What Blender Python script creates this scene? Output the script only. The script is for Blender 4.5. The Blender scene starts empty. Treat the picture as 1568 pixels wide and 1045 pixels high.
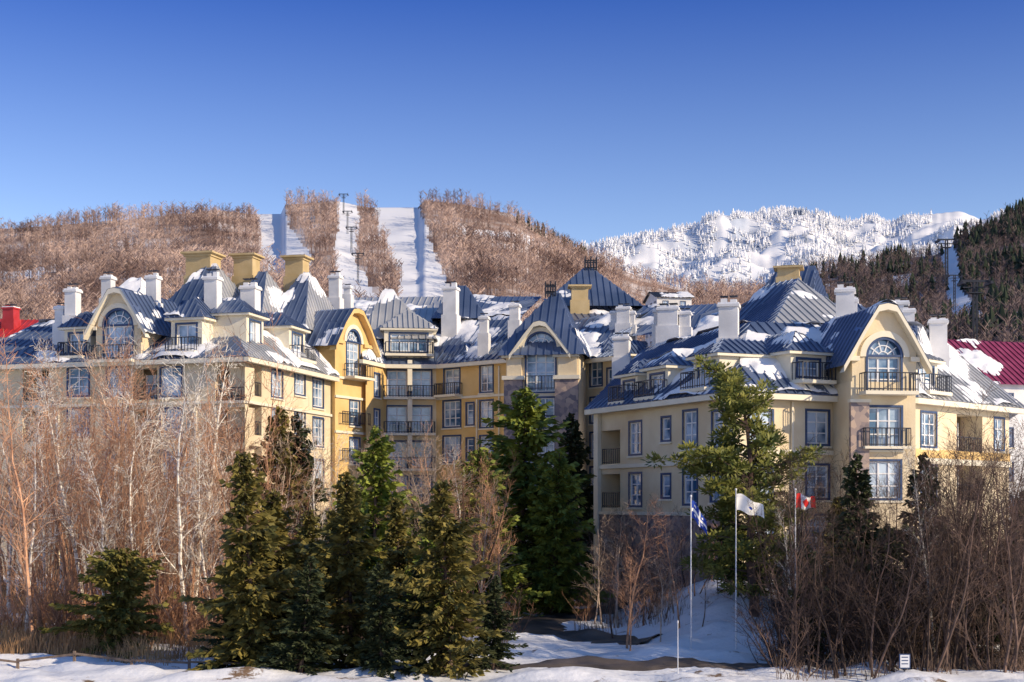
import bpy, math, random
import numpy as np
from mathutils import Vector, noise
random.seed(7)
F=2178.0; HZ=770.0; CAMH=7.0; CX=784.0
def X(b,d): return (b-CX)/F*d
def Z(p,d): return CAMH+(HZ-p)/F*d
def G(b,d): return (X(b,d),d)
def sm(a,b,x):
    t=max(0,min(1,(x-a)/(b-a))); return t*t*(3-2*t)
def gz(x,y):
    z=2.6*sm(6,12,x)*sm(63,78,y)
    z+=1.6*sm(-14,-30,x)*sm(60,80,y)
    if y<160:
        z+=0.3*noise.noise(Vector((x*.22,y*.22,0)))+.16*noise.noise(Vector((x*.9,y*.9,3)))+.06*noise.noise(Vector((x*2.5,y*2.5,8)))
        if y<75: z+=.55*max(0,noise.noise(Vector((x*.35,y*.6,9))))
    return z
scene=bpy.context.scene
# ---------------- materials
def mat(name,c1,c2=None,scale=3,rough=.8,metal=0,bump=0,bscale=20,detail=5,spec=.3,lo=.35,hi=.65,objrand=0,sx=(1,1,1)):
    m=bpy.data.materials.new(name); m.use_nodes=True
    nt=m.node_tree; b=nt.nodes['Principled BSDF']
    b.inputs['Roughness'].default_value=rough; b.inputs['Metallic'].default_value=metal
    b.inputs['Specular IOR Level'].default_value=spec
    tc=nt.nodes.new('ShaderNodeTexCoord')
    mp=nt.nodes.new('ShaderNodeMapping'); mp.inputs['Scale'].default_value=sx
    nt.links.new(tc.outputs['Object'],mp.inputs['Vector'])
    n=nt.nodes.new('ShaderNodeTexNoise'); n.inputs['Scale'].default_value=scale; n.inputs['Detail'].default_value=detail
    nt.links.new(mp.outputs[0],n.inputs['Vector'])
    r=nt.nodes.new('ShaderNodeValToRGB')
    r.color_ramp.elements[0].position=lo; r.color_ramp.elements[1].position=hi
    r.color_ramp.elements[0].color=(*c1,1); r.color_ramp.elements[1].color=(*(c2 or c1),1)
    nt.links.new(n.outputs['Fac'],r.inputs['Fac'])
    out=r.outputs['Color']
    if objrand:
        oi=nt.nodes.new('ShaderNodeObjectInfo'); h=nt.nodes.new('ShaderNodeHueSaturation')
        mr=nt.nodes.new('ShaderNodeMapRange'); mr.inputs['To Min'].default_value=1-objrand; mr.inputs['To Max'].default_value=1+objrand
        nt.links.new(oi.outputs['Random'],mr.inputs['Value']); nt.links.new(mr.outputs[0],h.inputs['Value'])
        nt.links.new(out,h.inputs['Color']); out=h.outputs['Color']
    nt.links.new(out,b.inputs['Base Color'])
    if bump:
        n2=nt.nodes.new('ShaderNodeTexNoise'); n2.inputs['Scale'].default_value=bscale; n2.inputs['Detail'].default_value=6
        nt.links.new(tc.outputs['Object'],n2.inputs['Vector'])
        bp=nt.nodes.new('ShaderNodeBump'); bp.inputs['Strength'].default_value=bump; bp.inputs['Distance'].default_value=.1
        nt.links.new(n2.outputs['Fac'],bp.inputs['Height']); nt.links.new(bp.outputs[0],b.inputs['Normal'])
    return m
M={}
M['stucco']=mat('stucco_cream',(.68,.55,.36),(.79,.68,.48),.5,bump=.15,bscale=8,detail=8)
M['ochre']=mat('stucco_ochre',(.68,.45,.17),(.78,.55,.25),.5,bump=.15,bscale=8,detail=8)
M['chim']=mat('stucco_chimney',(.48,.36,.18),(.58,.45,.25),.8,bump=.15,bscale=8,detail=8)
M['cream']=mat('trim_cream',(.76,.69,.54),(.82,.76,.61),1)
M['white']=mat('chimney_white',(.64,.64,.64),(.82,.81,.80),.7,bump=.15,detail=8)
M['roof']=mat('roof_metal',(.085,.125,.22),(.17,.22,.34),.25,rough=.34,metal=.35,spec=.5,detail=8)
M['roof_lit']=mat('roof_metal_sunlit',(.38,.40,.43),(.54,.54,.54),.4,rough=.38,metal=.3,spec=.5,detail=8)  # same metal as roof, with sunlight on the lit slopes put into its colour
M['snow']=mat('snow',(.82,.84,.88),(.9,.9,.91),.6,rough=.65,bump=.4,bscale=2.5)
M['glass']=mat('window_glass',(.04,.11,.22),(.50,.62,.76),.6,rough=.06,spec=.9,lo=.40,hi=.60)
M['blue']=mat('frame_blue',(.03,.06,.14),(.05,.09,.2),2,rough=.5)
M['wframe']=mat('frame_white',(.75,.76,.78),(.8,.8,.8),2,rough=.5)
M['iron']=mat('iron_dark',(.02,.025,.04),(.03,.035,.05),2,rough=.5)
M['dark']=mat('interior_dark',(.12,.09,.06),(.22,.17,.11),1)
M['red']=mat('red_metal',(.42,.03,.03),(.5,.05,.06),1,rough=.5)
M['magenta']=mat('magenta_roof',(.22,.03,.08),(.32,.06,.13),1,rough=.45)
M['wood']=mat('weathered_wood',(.14,.10,.08),(.26,.19,.14),4)
def stone():
    m=mat('stone_wall',(.2,.16,.15),(.38,.3,.25),1)
    nt=m.node_tree; b=nt.nodes['Principled BSDF']; tc=nt.nodes['Texture Coordinate']
    v=nt.nodes.new('ShaderNodeTexVoronoi'); v.inputs['Scale'].default_value=2.9
    nt.links.new(tc.outputs['Object'],v.inputs['Vector'])
    r=nt.nodes.new('ShaderNodeValToRGB'); sp=nt.nodes.new('ShaderNodeSeparateColor')
    nt.links.new(v.outputs['Color'],sp.inputs[0]); nt.links.new(sp.outputs[0],r.inputs['Fac'])
    e=r.color_ramp.elements; e[0].color=(.16,.14,.16,1); e[1].color=(.50,.38,.30,1)
    x=e.new(.5); x.color=(.30,.24,.23,1)
    nt.links.new(r.outputs[0],b.inputs['Base Color']); return m
M['stone']=stone()
# ---------------- mesh accumulators
def mkobj(name,verts,faces,mats,midx=None,parent=None,smooth=False,loc=None):
    me=bpy.data.meshes.new(name); me.from_pydata([tuple(v) for v in verts],[],faces)
    for m in mats: me.materials.append(m)
    if midx is not None: me.polygons.foreach_set('material_index',midx)
    if smooth: me.polygons.foreach_set('use_smooth',[True]*len(faces))
    me.update(); o=bpy.data.objects.new(name,me); scene.collection.objects.link(o)
    if parent: o.parent=parent
    if loc: o.location=loc
    return o
class Bld:
    def __init__(s,name): s.name=name; s.p={}
    def poly(s,part,m,pts):
        V,Fc=s.p.setdefault((part,m),([],[])); i=len(V); V.extend(pts); Fc.append(tuple(range(i,i+len(pts))))
    def finish(s):
        e=bpy.data.objects.new(s.name,None); scene.collection.objects.link(e)
        for (part,m),(V,Fc) in s.p.items():
            mkobj(part,V,Fc,[M[m]],parent=e,smooth=(part=='roof_snow'))
        return e
class Fr:
    def __init__(s,a,b):
        s.o=a; dx,dy=b[0]-a[0],b[1]-a[1]; s.L=math.hypot(dx,dy); s.d=(dx/s.L,dy/s.L); s.n=(s.d[1],-s.d[0])
    def P(s,u,w,v): return (s.o[0]+u*s.d[0]+w*s.n[0], s.o[1]+u*s.d[1]+w*s.n[1], v)
    def ub(s,px):
        t=(px-CX)/F; return (t*s.o[1]-s.o[0])/(s.d[0]-t*s.d[1])
    def vz(s,px,py):
        u=s.ub(px); return Z(py,s.o[1]+u*s.d[1])
def box(B,part,m,f,u0,u1,w0,w1,v0,v1):
    c=[f.P(u,w,v) for v in (v0,v1) for (u,w) in ((u0,w0),(u1,w0),(u1,w1),(u0,w1))]
    for q in ((0,1,2,3),(4,5,6,7),(0,1,5,4),(1,2,6,5),(2,3,7,6),(3,0,4,7)): B.poly(part,m,[c[i] for i in q])
def railing(B,f,u0,u1,w,v,h=1.0,sides=0):
    box(B,'railings','iron',f,u0,u1,w-.03,w+.03,v+h-.06,v+h)
    box(B,'railings','iron',f,u0,u1,w-.02,w+.02,v+.08,v+.13)
    n=max(2,int((u1-u0)/.24))
    for i in range(n+1):
        u=u0+(u1-u0)*i/n; t=.045 if i%5==0 else .022
        box(B,'railings','iron',f,u-t,u+t,w-.015,w+.015,v,v+h-.06)
    if sides:
        for u in (u0,u1):
            box(B,'railings','iron',f,u-.03,u+.03,w-sides,w-.03,v+h-.06,v+h)
            k=max(1,int(sides/.25))
            for i in range(k): 
                ww=w-sides+sides*i/k; box(B,'railings','iron',f,u-.02,u+.02,ww-.02,ww+.02,v,v+h-.06)
def window(B,f,a,b,c,d,w,kind,wm):
    rec={'win':.16,'log':1.5,'bal':.2,'arch':.2}[kind]
    q=[(a,c),(b,c),(b,d),(a,d)]
    for i in range(4):
        p,r=q[i],q[(i+1)%4]
        B.poly('walls',wm,[f.P(p[0],w,p[1]),f.P(r[0],w,r[1]),f.P(r[0],w-rec,r[1]),f.P(p[0],w-rec,p[1])])
    g=w-rec
    if kind=='log':
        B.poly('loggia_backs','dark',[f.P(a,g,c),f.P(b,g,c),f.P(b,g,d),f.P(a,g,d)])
        m=(a+b)/2; hw=(b-a)*.36
        B.poly('window_glass','glass',[f.P(m-hw,g+.03,c+.1),f.P(m+hw,g+.03,c+.1),f.P(m+hw,g+.03,d-.4),f.P(m-hw,g+.03,d-.4)])
        for u in (m-hw,m,m+hw): box(B,'window_frames','wframe',f,u-.05,u+.05,g+.04,g+.1,c+.1,d-.4)
        railing(B,f,a+.05,b-.05,w-.08,c+.02); return
    B.poly('window_glass','glass',[f.P(a,g,c),f.P(b,g,c),f.P(b,g,d),f.P(a,g,d)])
    n=max(1,round((b-a)/.75)); k=max(2,round((d-c)/.7))
    for i in range(n+1):
        u=a+(b-a)*i/n; u=min(max(u,a+.05),b-.05)
        box(B,'window_frames','wframe',f,u-.05,u+.05,g+.005,g+.06,c,d)
    for i in range(k+1):
        v=c+(d-c)*i/k; v=min(max(v,c+.05),d-.05)
        box(B,'window_frames','wframe',f,a,b,g+.008,g+.05,v-.035,v+.035)
    t=.13
    for (x0,x1,y0,y1) in ((a-t,a,c-t,d+t),(b,b+t,c-t,d+t),(a,b,d,d+t),(a,b,c-t,c)):
        box(B,'window_trim','blue',f,x0,x1,w-.05,w+.045,y0,y1)
    if kind=='win': box(B,'sills','cream',f,a-.2,b+.2,w-.02,w+.12,c-t-.12,c-t-.003)
    if kind=='bal':
        box(B,'balconies','cream',f,a-.35,b+.35,w+.002,w+1.0,c-.25,c-.05)
        railing(B,f,a-.3,b+.3,w+.95,c-.05,1.0,sides=.93)
def wall(B,m,f,u0,u1,v0,v1,ops=(),w=0):
    us=sorted({u0,u1,*[o[0] for o in ops],*[o[1] for o in ops]}); vs=sorted({v0,v1,*[o[2] for o in ops],*[o[3] for o in ops]})
    us=[u for u in us if u0<=u<=u1]; vs=[v for v in vs if v0<=v<=v1]
    for i in range(len(us)-1):
        for j in range(len(vs)-1):
            cu,cv=(us[i]+us[i+1])/2,(vs[j]+vs[j+1])/2
            if any(o[0]<cu<o[1] and o[2]<cv<o[3] for o in ops): continue
            B.poly('walls',m,[f.P(us[i],w,vs[j]),f.P(us[i+1],w,vs[j]),f.P(us[i+1],w,vs[j+1]),f.P(us[i],w,vs[j+1])])
    for o in ops: window(B,f,*o[:4],w,o[4],m)
def op(f,px,py,wd,ht,kind='win'):
    u=f.ub(px); v=f.vz(px,py); return (u-wd/2,u+wd/2,v-ht/2,v+ht/2,kind)
def fbm(p): return noise.noise(p)*.6+noise.noise(p*2.3)*.3+noise.noise(p*6)*.13
def roof(B,pts,m='roof',snow=.3,seams=True,sp=.62,part='roof'):
    P=[Vector(p) for p in pts]
    tris=[(P[0],P[i],P[i+1]) for i in range(1,len(P)-1)]
    for t in tris:
        n=(t[1]-t[0]).cross(t[2]-t[0])
        if n.length<1e-4: continue
        n.normalize()
        if n.z<0: n=-n
        B.poly(part,m,[tuple(v) for v in t])
        e=Vector((0,0,1)).cross(n)
        if seams and e.length>1e-3:
            e.normalize(); s=n.cross(e)
            A=[(v.dot(e),v.dot(s)) for v in t]; c0=t[0].dot(n)
            lo=min(a for a,_ in A); hi=max(a for a,_ in A)
            k=math.ceil(lo/sp)
            while k*sp<hi:
                a=k*sp; bs=[]
                for i in range(3):
                    (a0,b0),(a1,b1)=A[i],A[(i+1)%3]
                    if (a0-a)*(a1-a)<0: bs.append(b0+(b1-b0)*(a-a0)/(a1-a0))
                if len(bs)==2 and abs(bs[0]-bs[1])>.3:
                    b0,b1=sorted(bs)
                    c=[e*(a+x)+s*b+n*(c0+h) for h in (-.01,.08) for x,b in ((-.03,b0),(.03,b0),(.03,b1),(-.03,b1))]
                    for q in ((4,5,6,7),(0,1,5,4),(1,2,6,5),(2,3,7,6),(3,0,4,7)): B.poly('roof_seams',m,[tuple(c[i]) for i in q])
                k+=1
        if snow>0:
            L=max((t[i]-t[(i+1)%3]).length for i in range(3)); N=max(2,min(70,int(L/.3)))
            thr=.39-.74*snow
            idx={}; V,Fc=B.p.setdefault(('roof_snow','snow'),([],[])); T={}
            for i in range(N+1):
                for j in range(N+1-i):
                    p=t[0]+(t[1]-t[0])*(i/N)+(t[2]-t[0])*(j/N)
                    q=Vector((p.x*.23,p.y*.23,p.z*.33))
                    h=fbm(q)-thr
                    T[i,j]=(p,max(0,min(.28,h*1.6)))
            def vid(i,j):
                if (i,j) not in idx:
                    p,h=T[i,j]; idx[i,j]=len(V); V.append(tuple(p+Vector((0,0,h-.03))+n*0.02))
                return idx[i,j]
            for i in range(N):
                for j in range(N-i):
                    if max(T[i,j][1],T[i+1,j][1],T[i,j+1][1])>0: Fc.append((vid(i,j),vid(i+1,j),vid(i,j+1)))
                    if i+j<N-1 and max(T[i+1,j][1],T[i+1,j+1][1],T[i,j+1][1])>0: Fc.append((vid(i+1,j),vid(i+1,j+1),vid(i,j+1)))
def ring(B,lo,hi,ms=None,snow=.3,closed=True):
    n=len(lo)
    for i in range(n if closed else n-1):
        j=(i+1)%n; m=(ms[i] if ms else 'roof'); s=snow[i] if isinstance(snow,(list,tuple)) else snow
        roof(B,[lo[i],lo[j],hi[j],hi[i]],m,s)
def R3(b,d,z): return (X(b,d),d,z)
def fascia(B,pts,h=.35):
    for a,b in zip(pts[:-1],pts[1:]):
        f=Fr(a[:2],b[:2]); box(B,'cornice','cream',f,0,f.L,-.35,-.01,a[2]-h,a[2]-.03)
def dormer(B,fr,uc,wd,v0,h,w0,dep,rh,rail=True,m='cream',rm='roof',snow=.2,ww=None):
    v1=v0+h; a,b=uc-wd/2,uc+wd/2
    ww=ww or wd*.62
    wall(B,m,fr,a,b,v0-.6,v1,[(uc-ww/2,uc+ww/2,v0+.25,v1-.3,'arch')],w=w0)
    B.poly('walls',m,[fr.P(a,w0,v0-.6),fr.P(a,w0-dep,v0-.6),fr.P(a,w0-dep,v1),fr.P(a,w0,v1)])
    B.poly('walls',m,[fr.P(b,w0,v0-.6),fr.P(b,w0-dep,v0-.6),fr.P(b,w0-dep,v1),fr.P(b,w0,v1)])
    o=.4; box(B,'cornice','cream',fr,a-o+.05,b+o-.05,w0-dep,w0+o-.05,v1-.02,v1+.14)
    z=v1+.15; run=(wd/2+o)*.9
    fl,frr=fr.P(a-o,w0+o,z),fr.P(b+o,w0+o,z); ap=fr.P(uc,w0+o-run,z+rh); bp=fr.P(uc,w0-dep-1,z+rh); bl,br=fr.P(a-o,w0-dep,z),fr.P(b+o,w0-dep,z)
    roof(B,[fl,frr,ap],rm,snow*.6,sp=.45); roof(B,[fl,ap,bp,bl],rm,snow,sp=.45); roof(B,[frr,br,bp,ap],rm,snow,sp=.45)
    if rail:
        box(B,'balconies','cream',fr,a+.05,b-.05,w0,w0+1.0,v0-.22,v0-.02)
        railing(B,fr,a+.1,b-.1,w0+.95,v0,1.0,sides=.95)
def chimney(B,b,py0,py1,d,wd,m='white',pots=2,ang=-13.7,dep=None):
    x=X(b,d); z0=Z(py0,d); z1=Z(py1,d); a=math.radians(ang); dep=dep or wd*.9
    f=Fr((x-wd/2*math.cos(a),d-wd/2*math.sin(a)),(x+wd/2*math.cos(a),d+wd/2*math.sin(a)))
    hh=z1-z0
    box(B,'chimneys',m,f,0,f.L,-dep,0,z0-2,z1-.12*hh)
    box(B,'chimneys',m,f,-.12,f.L+.12,-dep-.12,.12,z0-2,z0+hh*.28)
    box(B,'chimneys',m,f,-.1,f.L+.1,-dep-.1,.1,z1-.12*hh,z1-.12*hh+.16)
    if pots:
        for i in range(pots):
            u=f.L*(i+.5)/pots; r=f.L*.17
            box(B,'chimney_pots',m,f,u-r,u+r,-dep/2-r,-dep/2+r,z1-.12*hh+.16,z1+random.uniform(0,.25))
            box(B,'chimney_pots','iron',f,u-r*1.2,u+r*1.2,-dep/2-r*1.2,-dep/2+r*1.2,z1+.26,z1+.32)
        box(B,'chimney_snow','snow',f,-.05,f.L+.05,-dep-.05,.05,z1-.12*hh+.162,z1-.12*hh+.26)
    else:
        box(B,'chimneys',m,f,-.2,f.L+.2,-dep-.2,.2,z1-.12*hh+.17,z1-.08); box(B,'chimneys',m,f,-.32,f.L+.32,-dep-.32,.32,z1-.078,z1+.08)
        box(B,'chimney_pots','iron',f,.25,f.L-.25,-dep+.25,-.25,z1+.082,z1+.2)
def archgable(B,fr,uc,hw,vb,vs,r,topv,w0,dep,m='stucco',low=2.2,bal=True,rm='roof',snow=.3,trim='cream'):
    base=vs-.2
    prof=[(-hw-.7,base-.35),(-hw*.72,base+(topv-base)*.55),(-hw*.28,topv-.12),(0,topv),(hw*.28,topv-.12),(hw*.72,base+(topv-base)*.55),(hw+.7,base-.35)]
    def top(u):
        for (a,c),(b,d) in zip(prof[:-1],prof[1:]):
            if a<=u<=b: return c+(d-c)*(u-a)/(b-a)-.1
        return base
    wall(B,m,fr,uc-hw,uc+hw,vb,vs,[(uc-r,uc+r,vs-low,vs,'arch')],w=w0)
    N=20; inn=[];out=[]
    for i in range(N+1):
        th=math.pi*i/N; c,s=math.cos(th),math.sin(th); lo,hi=r,hw*3
        for _ in range(30):
            mid=(lo+hi)/2
            if abs(mid*c)>hw or vs+mid*s>top(mid*c): hi=mid
            else: lo=mid
        inn.append((uc+r*c,vs+r*s)); out.append((uc+lo*c,vs+lo*s))
    for i in range(N):
        B.poly('walls',m,[fr.P(inn[i][0],w0,inn[i][1]),fr.P(out[i][0],w0,out[i][1]),fr.P(out[i+1][0],w0,out[i+1][1]),fr.P(inn[i+1][0],w0,inn[i+1][1])])
        B.poly('window_glass','glass',[fr.P(uc,w0-.2,vs),fr.P(inn[i][0],w0-.2,inn[i][1]),fr.P(inn[i+1][0],w0-.2,inn[i+1][1])])
        for (r0,r1,w1,mm) in ((r,r+.16,w0+.06,'blue'),(r+.16,r+.5,w0+.12,'cream')):
            t0,t1=math.pi*i/N,math.pi*(i+1)/N
            pts=[(uc+q*math.cos(t),vs+q*math.sin(t)) for q,t in ((r0,t0),(r1,t0),(r1,t1),(r0,t1))]
            B.poly('arch_trim',mm,[fr.P(p[0],w1,p[1]) for p in pts])
            B.poly('arch_trim',mm,[fr.P(pts[1][0],w1,pts[1][1]),fr.P(pts[2][0],w1,pts[2][1]),fr.P(pts[2][0],w0,pts[2][1]),fr.P(pts[1][0],w0,pts[1][1])])
            B.poly('arch_trim',mm,[fr.P(pts[0][0],w1,pts[0][1]),fr.P(pts[3][0],w1,pts[3][1]),fr.P(pts[3][0],w0-.2,pts[3][1]),fr.P(pts[0][0],w0-.2,pts[0][1])])
    for k in (1,2,3,4):
        th=math.pi*k/5; c,s=math.cos(th),math.sin(th); t=.035
        B.poly('window_frames','wframe',[fr.P(uc-s*t+.3*r*c,w0-.14,vs+c*t+.3*r*s),fr.P(uc-s*t+r*c,w0-.14,vs+r*s+c*t),fr.P(uc+s*t+r*c,w0-.14,vs+r*s-c*t),fr.P(uc+s*t+.3*r*c,w0-.14,vs+.3*r*s-c*t)])
    for q in (.3,.65):
        for i in range(N):
            t0,t1=math.pi*i/N,math.pi*(i+1)/N
            B.poly('window_frames','wframe',[fr.P(uc+x*r*math.cos(t),w0-.135,vs+x*r*math.sin(t)) for x,t in ((q,t0),(q+.06,t0),(q+.06,t1),(q,t1))])
    box(B,'window_frames','wframe',fr,uc-r,uc+r,w0-.18,w0-.08,vs-.07,vs+.07)
    box(B,'cornice',trim,fr,uc-hw-.15,uc-r-.55,w0+.003,w0+.2,vs-.25,vs+.02); box(B,'cornice',trim,fr,uc+r+.55,uc+hw+.15,w0+.003,w0+.2,vs-.25,vs+.02)
    for sgn in (-1,1):
        B.poly('walls',m,[fr.P(uc+sgn*hw,w0,vb),fr.P(uc+sgn*hw,w0-dep,vb),fr.P(uc+sgn*hw,w0-dep,base),fr.P(uc+sgn*hw,w0,base)])
    o=.6
    for (a,c),(b,d) in zip(prof[:-1],prof[1:]):
        roof(B,[fr.P(uc+a,w0+o,c),fr.P(uc+b,w0+o,d),fr.P(uc+b,w0-dep,d),fr.P(uc+a,w0-dep,c)],rm,snow)
        B.poly('cornice',trim,[fr.P(uc+a,w0+o-.02,c-.02),fr.P(uc+b,w0+o-.02,d-.02),fr.P(uc+b,w0+o-.02,d-.38),fr.P(uc+a,w0+o-.02,c-.38)])
        B.poly('cornice',trim,[fr.P(uc+a,w0+o-.02,c-.38),fr.P(uc+b,w0+o-.02,d-.38),fr.P(uc+b,w0-.1,d-.38),fr.P(uc+a,w0-.1,c-.38)])
    if bal:
        c=vs-low-.05
        box(B,'balconies','cream',fr,uc-r-.6,uc+r+.6,w0+.14,w0+1.15,c-.25,c-.05)
        railing(B,fr,uc-r-.55,uc+r+.55,w0+1.1,c-.05,1.05,sides=.95)
def cresting(B,b,py,d,wd,h):
    x=X(b,d); z=Z(py,d); f=Fr((x-wd/2,d),(x+wd/2,d))
    for w in (0,-wd):
        box(B,'cresting','iron',f,0,wd,w-.05,w+.05,z,z+.12); box(B,'cresting','iron',f,0,wd,w-.05,w+.05,z+h*.6,z+h*.6+.1)
        for i in range(5):
            u=wd*i/4; box(B,'cresting','iron',f,u-.05,u+.05,w-.05,w+.05,z-.3,z+(h if i%2==0 else h*.75))
    for u in (0,wd):
        box(B,'cresting','iron',f,u-.04,u+.04,-wd,0,z+h*.6,z+h*.6+.08)
def pyramid(B,pts,apexes,ms=None,snow=.3):
    a,b=apexes; fl,fr_,br,bl=pts
    q=[[fl,fr_,b,a],[fr_,br,b],[br,bl,a,b],[bl,fl,a]]
    for i,p in enumerate(q): roof(B,p,(ms[i] if ms else 'roof'),snow)
def rect(b0,b1,d,dep,z,ang=-13.7):
    a=math.radians(ang); x0,x1=X(b0,d),X(b1,d); cx=(x0+x1)/2; w=(x1-x0)/2
    c,s=math.cos(a),math.sin(a)
    def T(u,v): return (cx+u*c-v*s,d+u*s+v*c,z)
    return [T(-w,0),T(w,0),T(w,dep),T(-w,dep)],T
def downspout(B,f,u,z0,z1,m='cream'): box(B,'downspouts',m,f,u-.06,u+.06,.01,.13,z0,z1)

# =================== LEFT WING
B=Bld('hotel_left_wing')
zE=17.2
e=[G(-70,107),G(375,100),G(506,116),G(470,140),G(-70,140)]
f1=Fr(e[0],e[1]); f2=Fr(e[1],e[2])
ops=[]
for px in (120,180,262):
    for py in (585,648,712): ops.append(op(f1,px,py,1.7 if px<200 else 1.6,2.0))
for py in (585,648,712):
    ops.append(op(f1,352,py+3,2.3,2.5,'log')); ops.append(op(f1,55,py+5,2.3,2.3,'log')); ops.append(op(f1,222,py+3,2.0,2.3,'log'))
wall(B,'stucco',f1,0,f1.L,0,zE,ops)
box(B,'cornice','cream',f1,0,f1.L,.003,.16,14.0,14.2); box(B,'cornice','cream',f2,0.01,f2.L,.003,.16,14.0,14.2)
for px in (300,330,90): downspout(B,f1,f1.ub(px),0,13.9)
ops=[]
for py in (588,648,712):
    ops+= [op(f2,424,py,2.0,1.9),op(f2,459,py,2.0,1.6),op(f2,487,py+14,2.2,2.2)]
    ops.append(op(f2,391,py-5,2.2,2.2,'log'))
wall(B,'stucco',f2,0,f2.L,0,zE,ops)
def z3(p,z): return (p[0],p[1],z)
lo=[z3(f1.P(0,.8,0),zE),z3((e[1][0]+.45,e[1][1]-1.0),zE),z3(f2.P(f2.L,.8,0),zE),z3(e[3],zE),z3(e[4],zE)]
fascia(B,lo[:3])
hi=[R3(60,113,21.3),R3(345,107.5,21.3),R3(455,118,21.3),R3(450,132,21.3),R3(0,134,21.3)]
ring(B,lo,hi,ms=['roof','roof_lit','roof','roof','roof'],snow=[.40,.45,.35,.3,.3])
roof(B,hi,'roof',.8,seams=False)
for (b0,b1,d,dep,py,ap,sn) in ((215,340,112,13,408,118,.22),(322,402,113,13,416,118,.25),(392,470,116,13,417,121,.3),(120,215,112,11,425,116,.35)):
    pts,T=rect(b0,b1,d,dep,21.2); zt=Z(py,ap)
    ww=X(b1,d)-X(b0,d); pyramid(B,pts,(T(-ww*.08,dep*.4)[:2]+(zt,),T(ww*.08,dep*.4)[:2]+(zt,)),snow=sn,ms=['roof','roof_lit','roof','roof'])
chimney(B,303,435,387,117,2.2,'chim',0); chimney(B,372,435,390,119,1.7,'chim',0); chimney(B,450,435,393,121,1.6,'chim',0)
for (b,y0,y1,d,w) in ((107,500,440,106,.9),(90,505,470,107,.7),(162,470,422,108,.8),(231,480,420,106,.85),(322,505,418,103.5,1.0),(379,520,432,104.5,1.15)): chimney(B,b,y0,y1,d,w)
u=f1.ub(183); archgable(B,f1,u,1.85,zE-.3,f1.vz(183,500),1.15,f1.vz(183,442),.15,7,low=2.4,rm='roof',m='stucco')
u=f1.ub(278); dormer(B,f1,u,2.5,f1.vz(278,538),2.3,-.7,5,1.7)
u=f1.ub(110); dormer(B,f1,u,2.2,f1.vz(110,545),2.0,-.7,5,1.3)
u=f2.ub(410); dormer(B,f2,u,3.0,f2.vz(410,532),2.2,-1.0,5,1.3,rail=False)
u=f2.ub(466); dormer(B,f2,u,3.2,f2.vz(466,551),2.3,-.6,5,1.3)
g=Fr(G(513,116),G(567,121)); zt=Z(520,118)
ops=[op(g,543,py,1.5,2.0,'bal' if py==572 else 'win') for py in (632,690)]
wall(B,'ochre',g,0,g.L,0,g.vz(540,585),ops)
for uu in (0,g.L):
    B.poly('walls','ochre',[g.P(uu,0,0),g.P(uu,-10,0),g.P(uu,-10,zt),g.P(uu,0,zt)])
archgable(B,g,g.L/2,g.L/2,g.vz(540,585),g.vz(540,525),1.0,g.vz(540,473),0,11,m='ochre',low=2.8,snow=.12,trim='ochre')
for py in (583,612,665): box(B,'cornice','cream',g,-.1,g.L+.1,.005,.15,g.vz(540,py),g.vz(540,py)+.2)
railing(B,g,.6,g.L-.6,.35,g.vz(540,650)); railing(B,g,.6,g.L-.6,.35,g.vz(540,706))
B.finish()

# =================== CENTRAL BLOCK
B=Bld('hotel_central_block')
zC=19.0
a0=G(560,119.5);a1=G(592,124);a2=G(668,124.5);a3=G(778,119)
fs=[Fr(a0,a1),Fr(a1,a2),Fr(a2,a3)]
wall(B,'ochre',fs[0],0,fs[0].L,0,zC,[op(fs[0],577,y,1.2,1.9) for y in (590,645,700)])
c=fs[1]; ops=[]
for py in (588,643,697,750):
    ops+=[op(c,608,py,1.7,2.3,'bal'),op(c,645,py,1.7,2.3,'bal')]
wall(B,'stucco',c,0,c.L,0,zC,ops)
for py in (575,630,685): box(B,'pilasters','cream',c,c.ub(627)-.2,c.ub(627)+.2,.005,.9,c.vz(627,py+25),c.vz(627,py-22))
c=fs[2]
ops=[op(c,745,y,1.4,2.2) for y in (580,634,688)]+[op(c,692,y,2.0,2.2) for y in (634,688)]+[op(c,692,585,1.8,2.2,'bal')]+[op(c,720,y,.8,1.8) for y in (634,688)]
wall(B,'ochre',c,0,c.L,0,zC,ops)
box(B,'cornice','cream',c,0,c.L,.005,.14,c.vz(720,610),c.vz(720,610)+.2); downspout(B,c,c.ub(765),0,zC-.5); downspout(B,c,c.ub(731),0,c.vz(731,612))
tA,tB=G(775,113),G(886,112); t=Fr(tA,tB); vs=t.vz(828,540); r=1.15; uc=t.ub(828)
ops=[op(t,828,632,2.2,2.3),op(t,828,688,2.2,2.3),op(t,828,742,2.2,2.3)]
wall(B,'stucco',t,0,t.L,0,t.vz(828,601),ops)
for uu in (0,t.L): B.poly('walls','stucco',[t.P(uu,0,0),t.P(uu,-12,0),t.P(uu,-12,vs),t.P(uu,0,vs)])
wall(B,'stucco',t,0,t.L,t.vz(828,601),vs,[(uc-r,uc+r,t.vz(828,600),vs,'arch')])
archgable(B,t,uc,1.75,vs-.2,vs-.0001+.35,r,vs+2.45,.12,6,bal=False,low=.3,snow=.15,m='cream')
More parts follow.
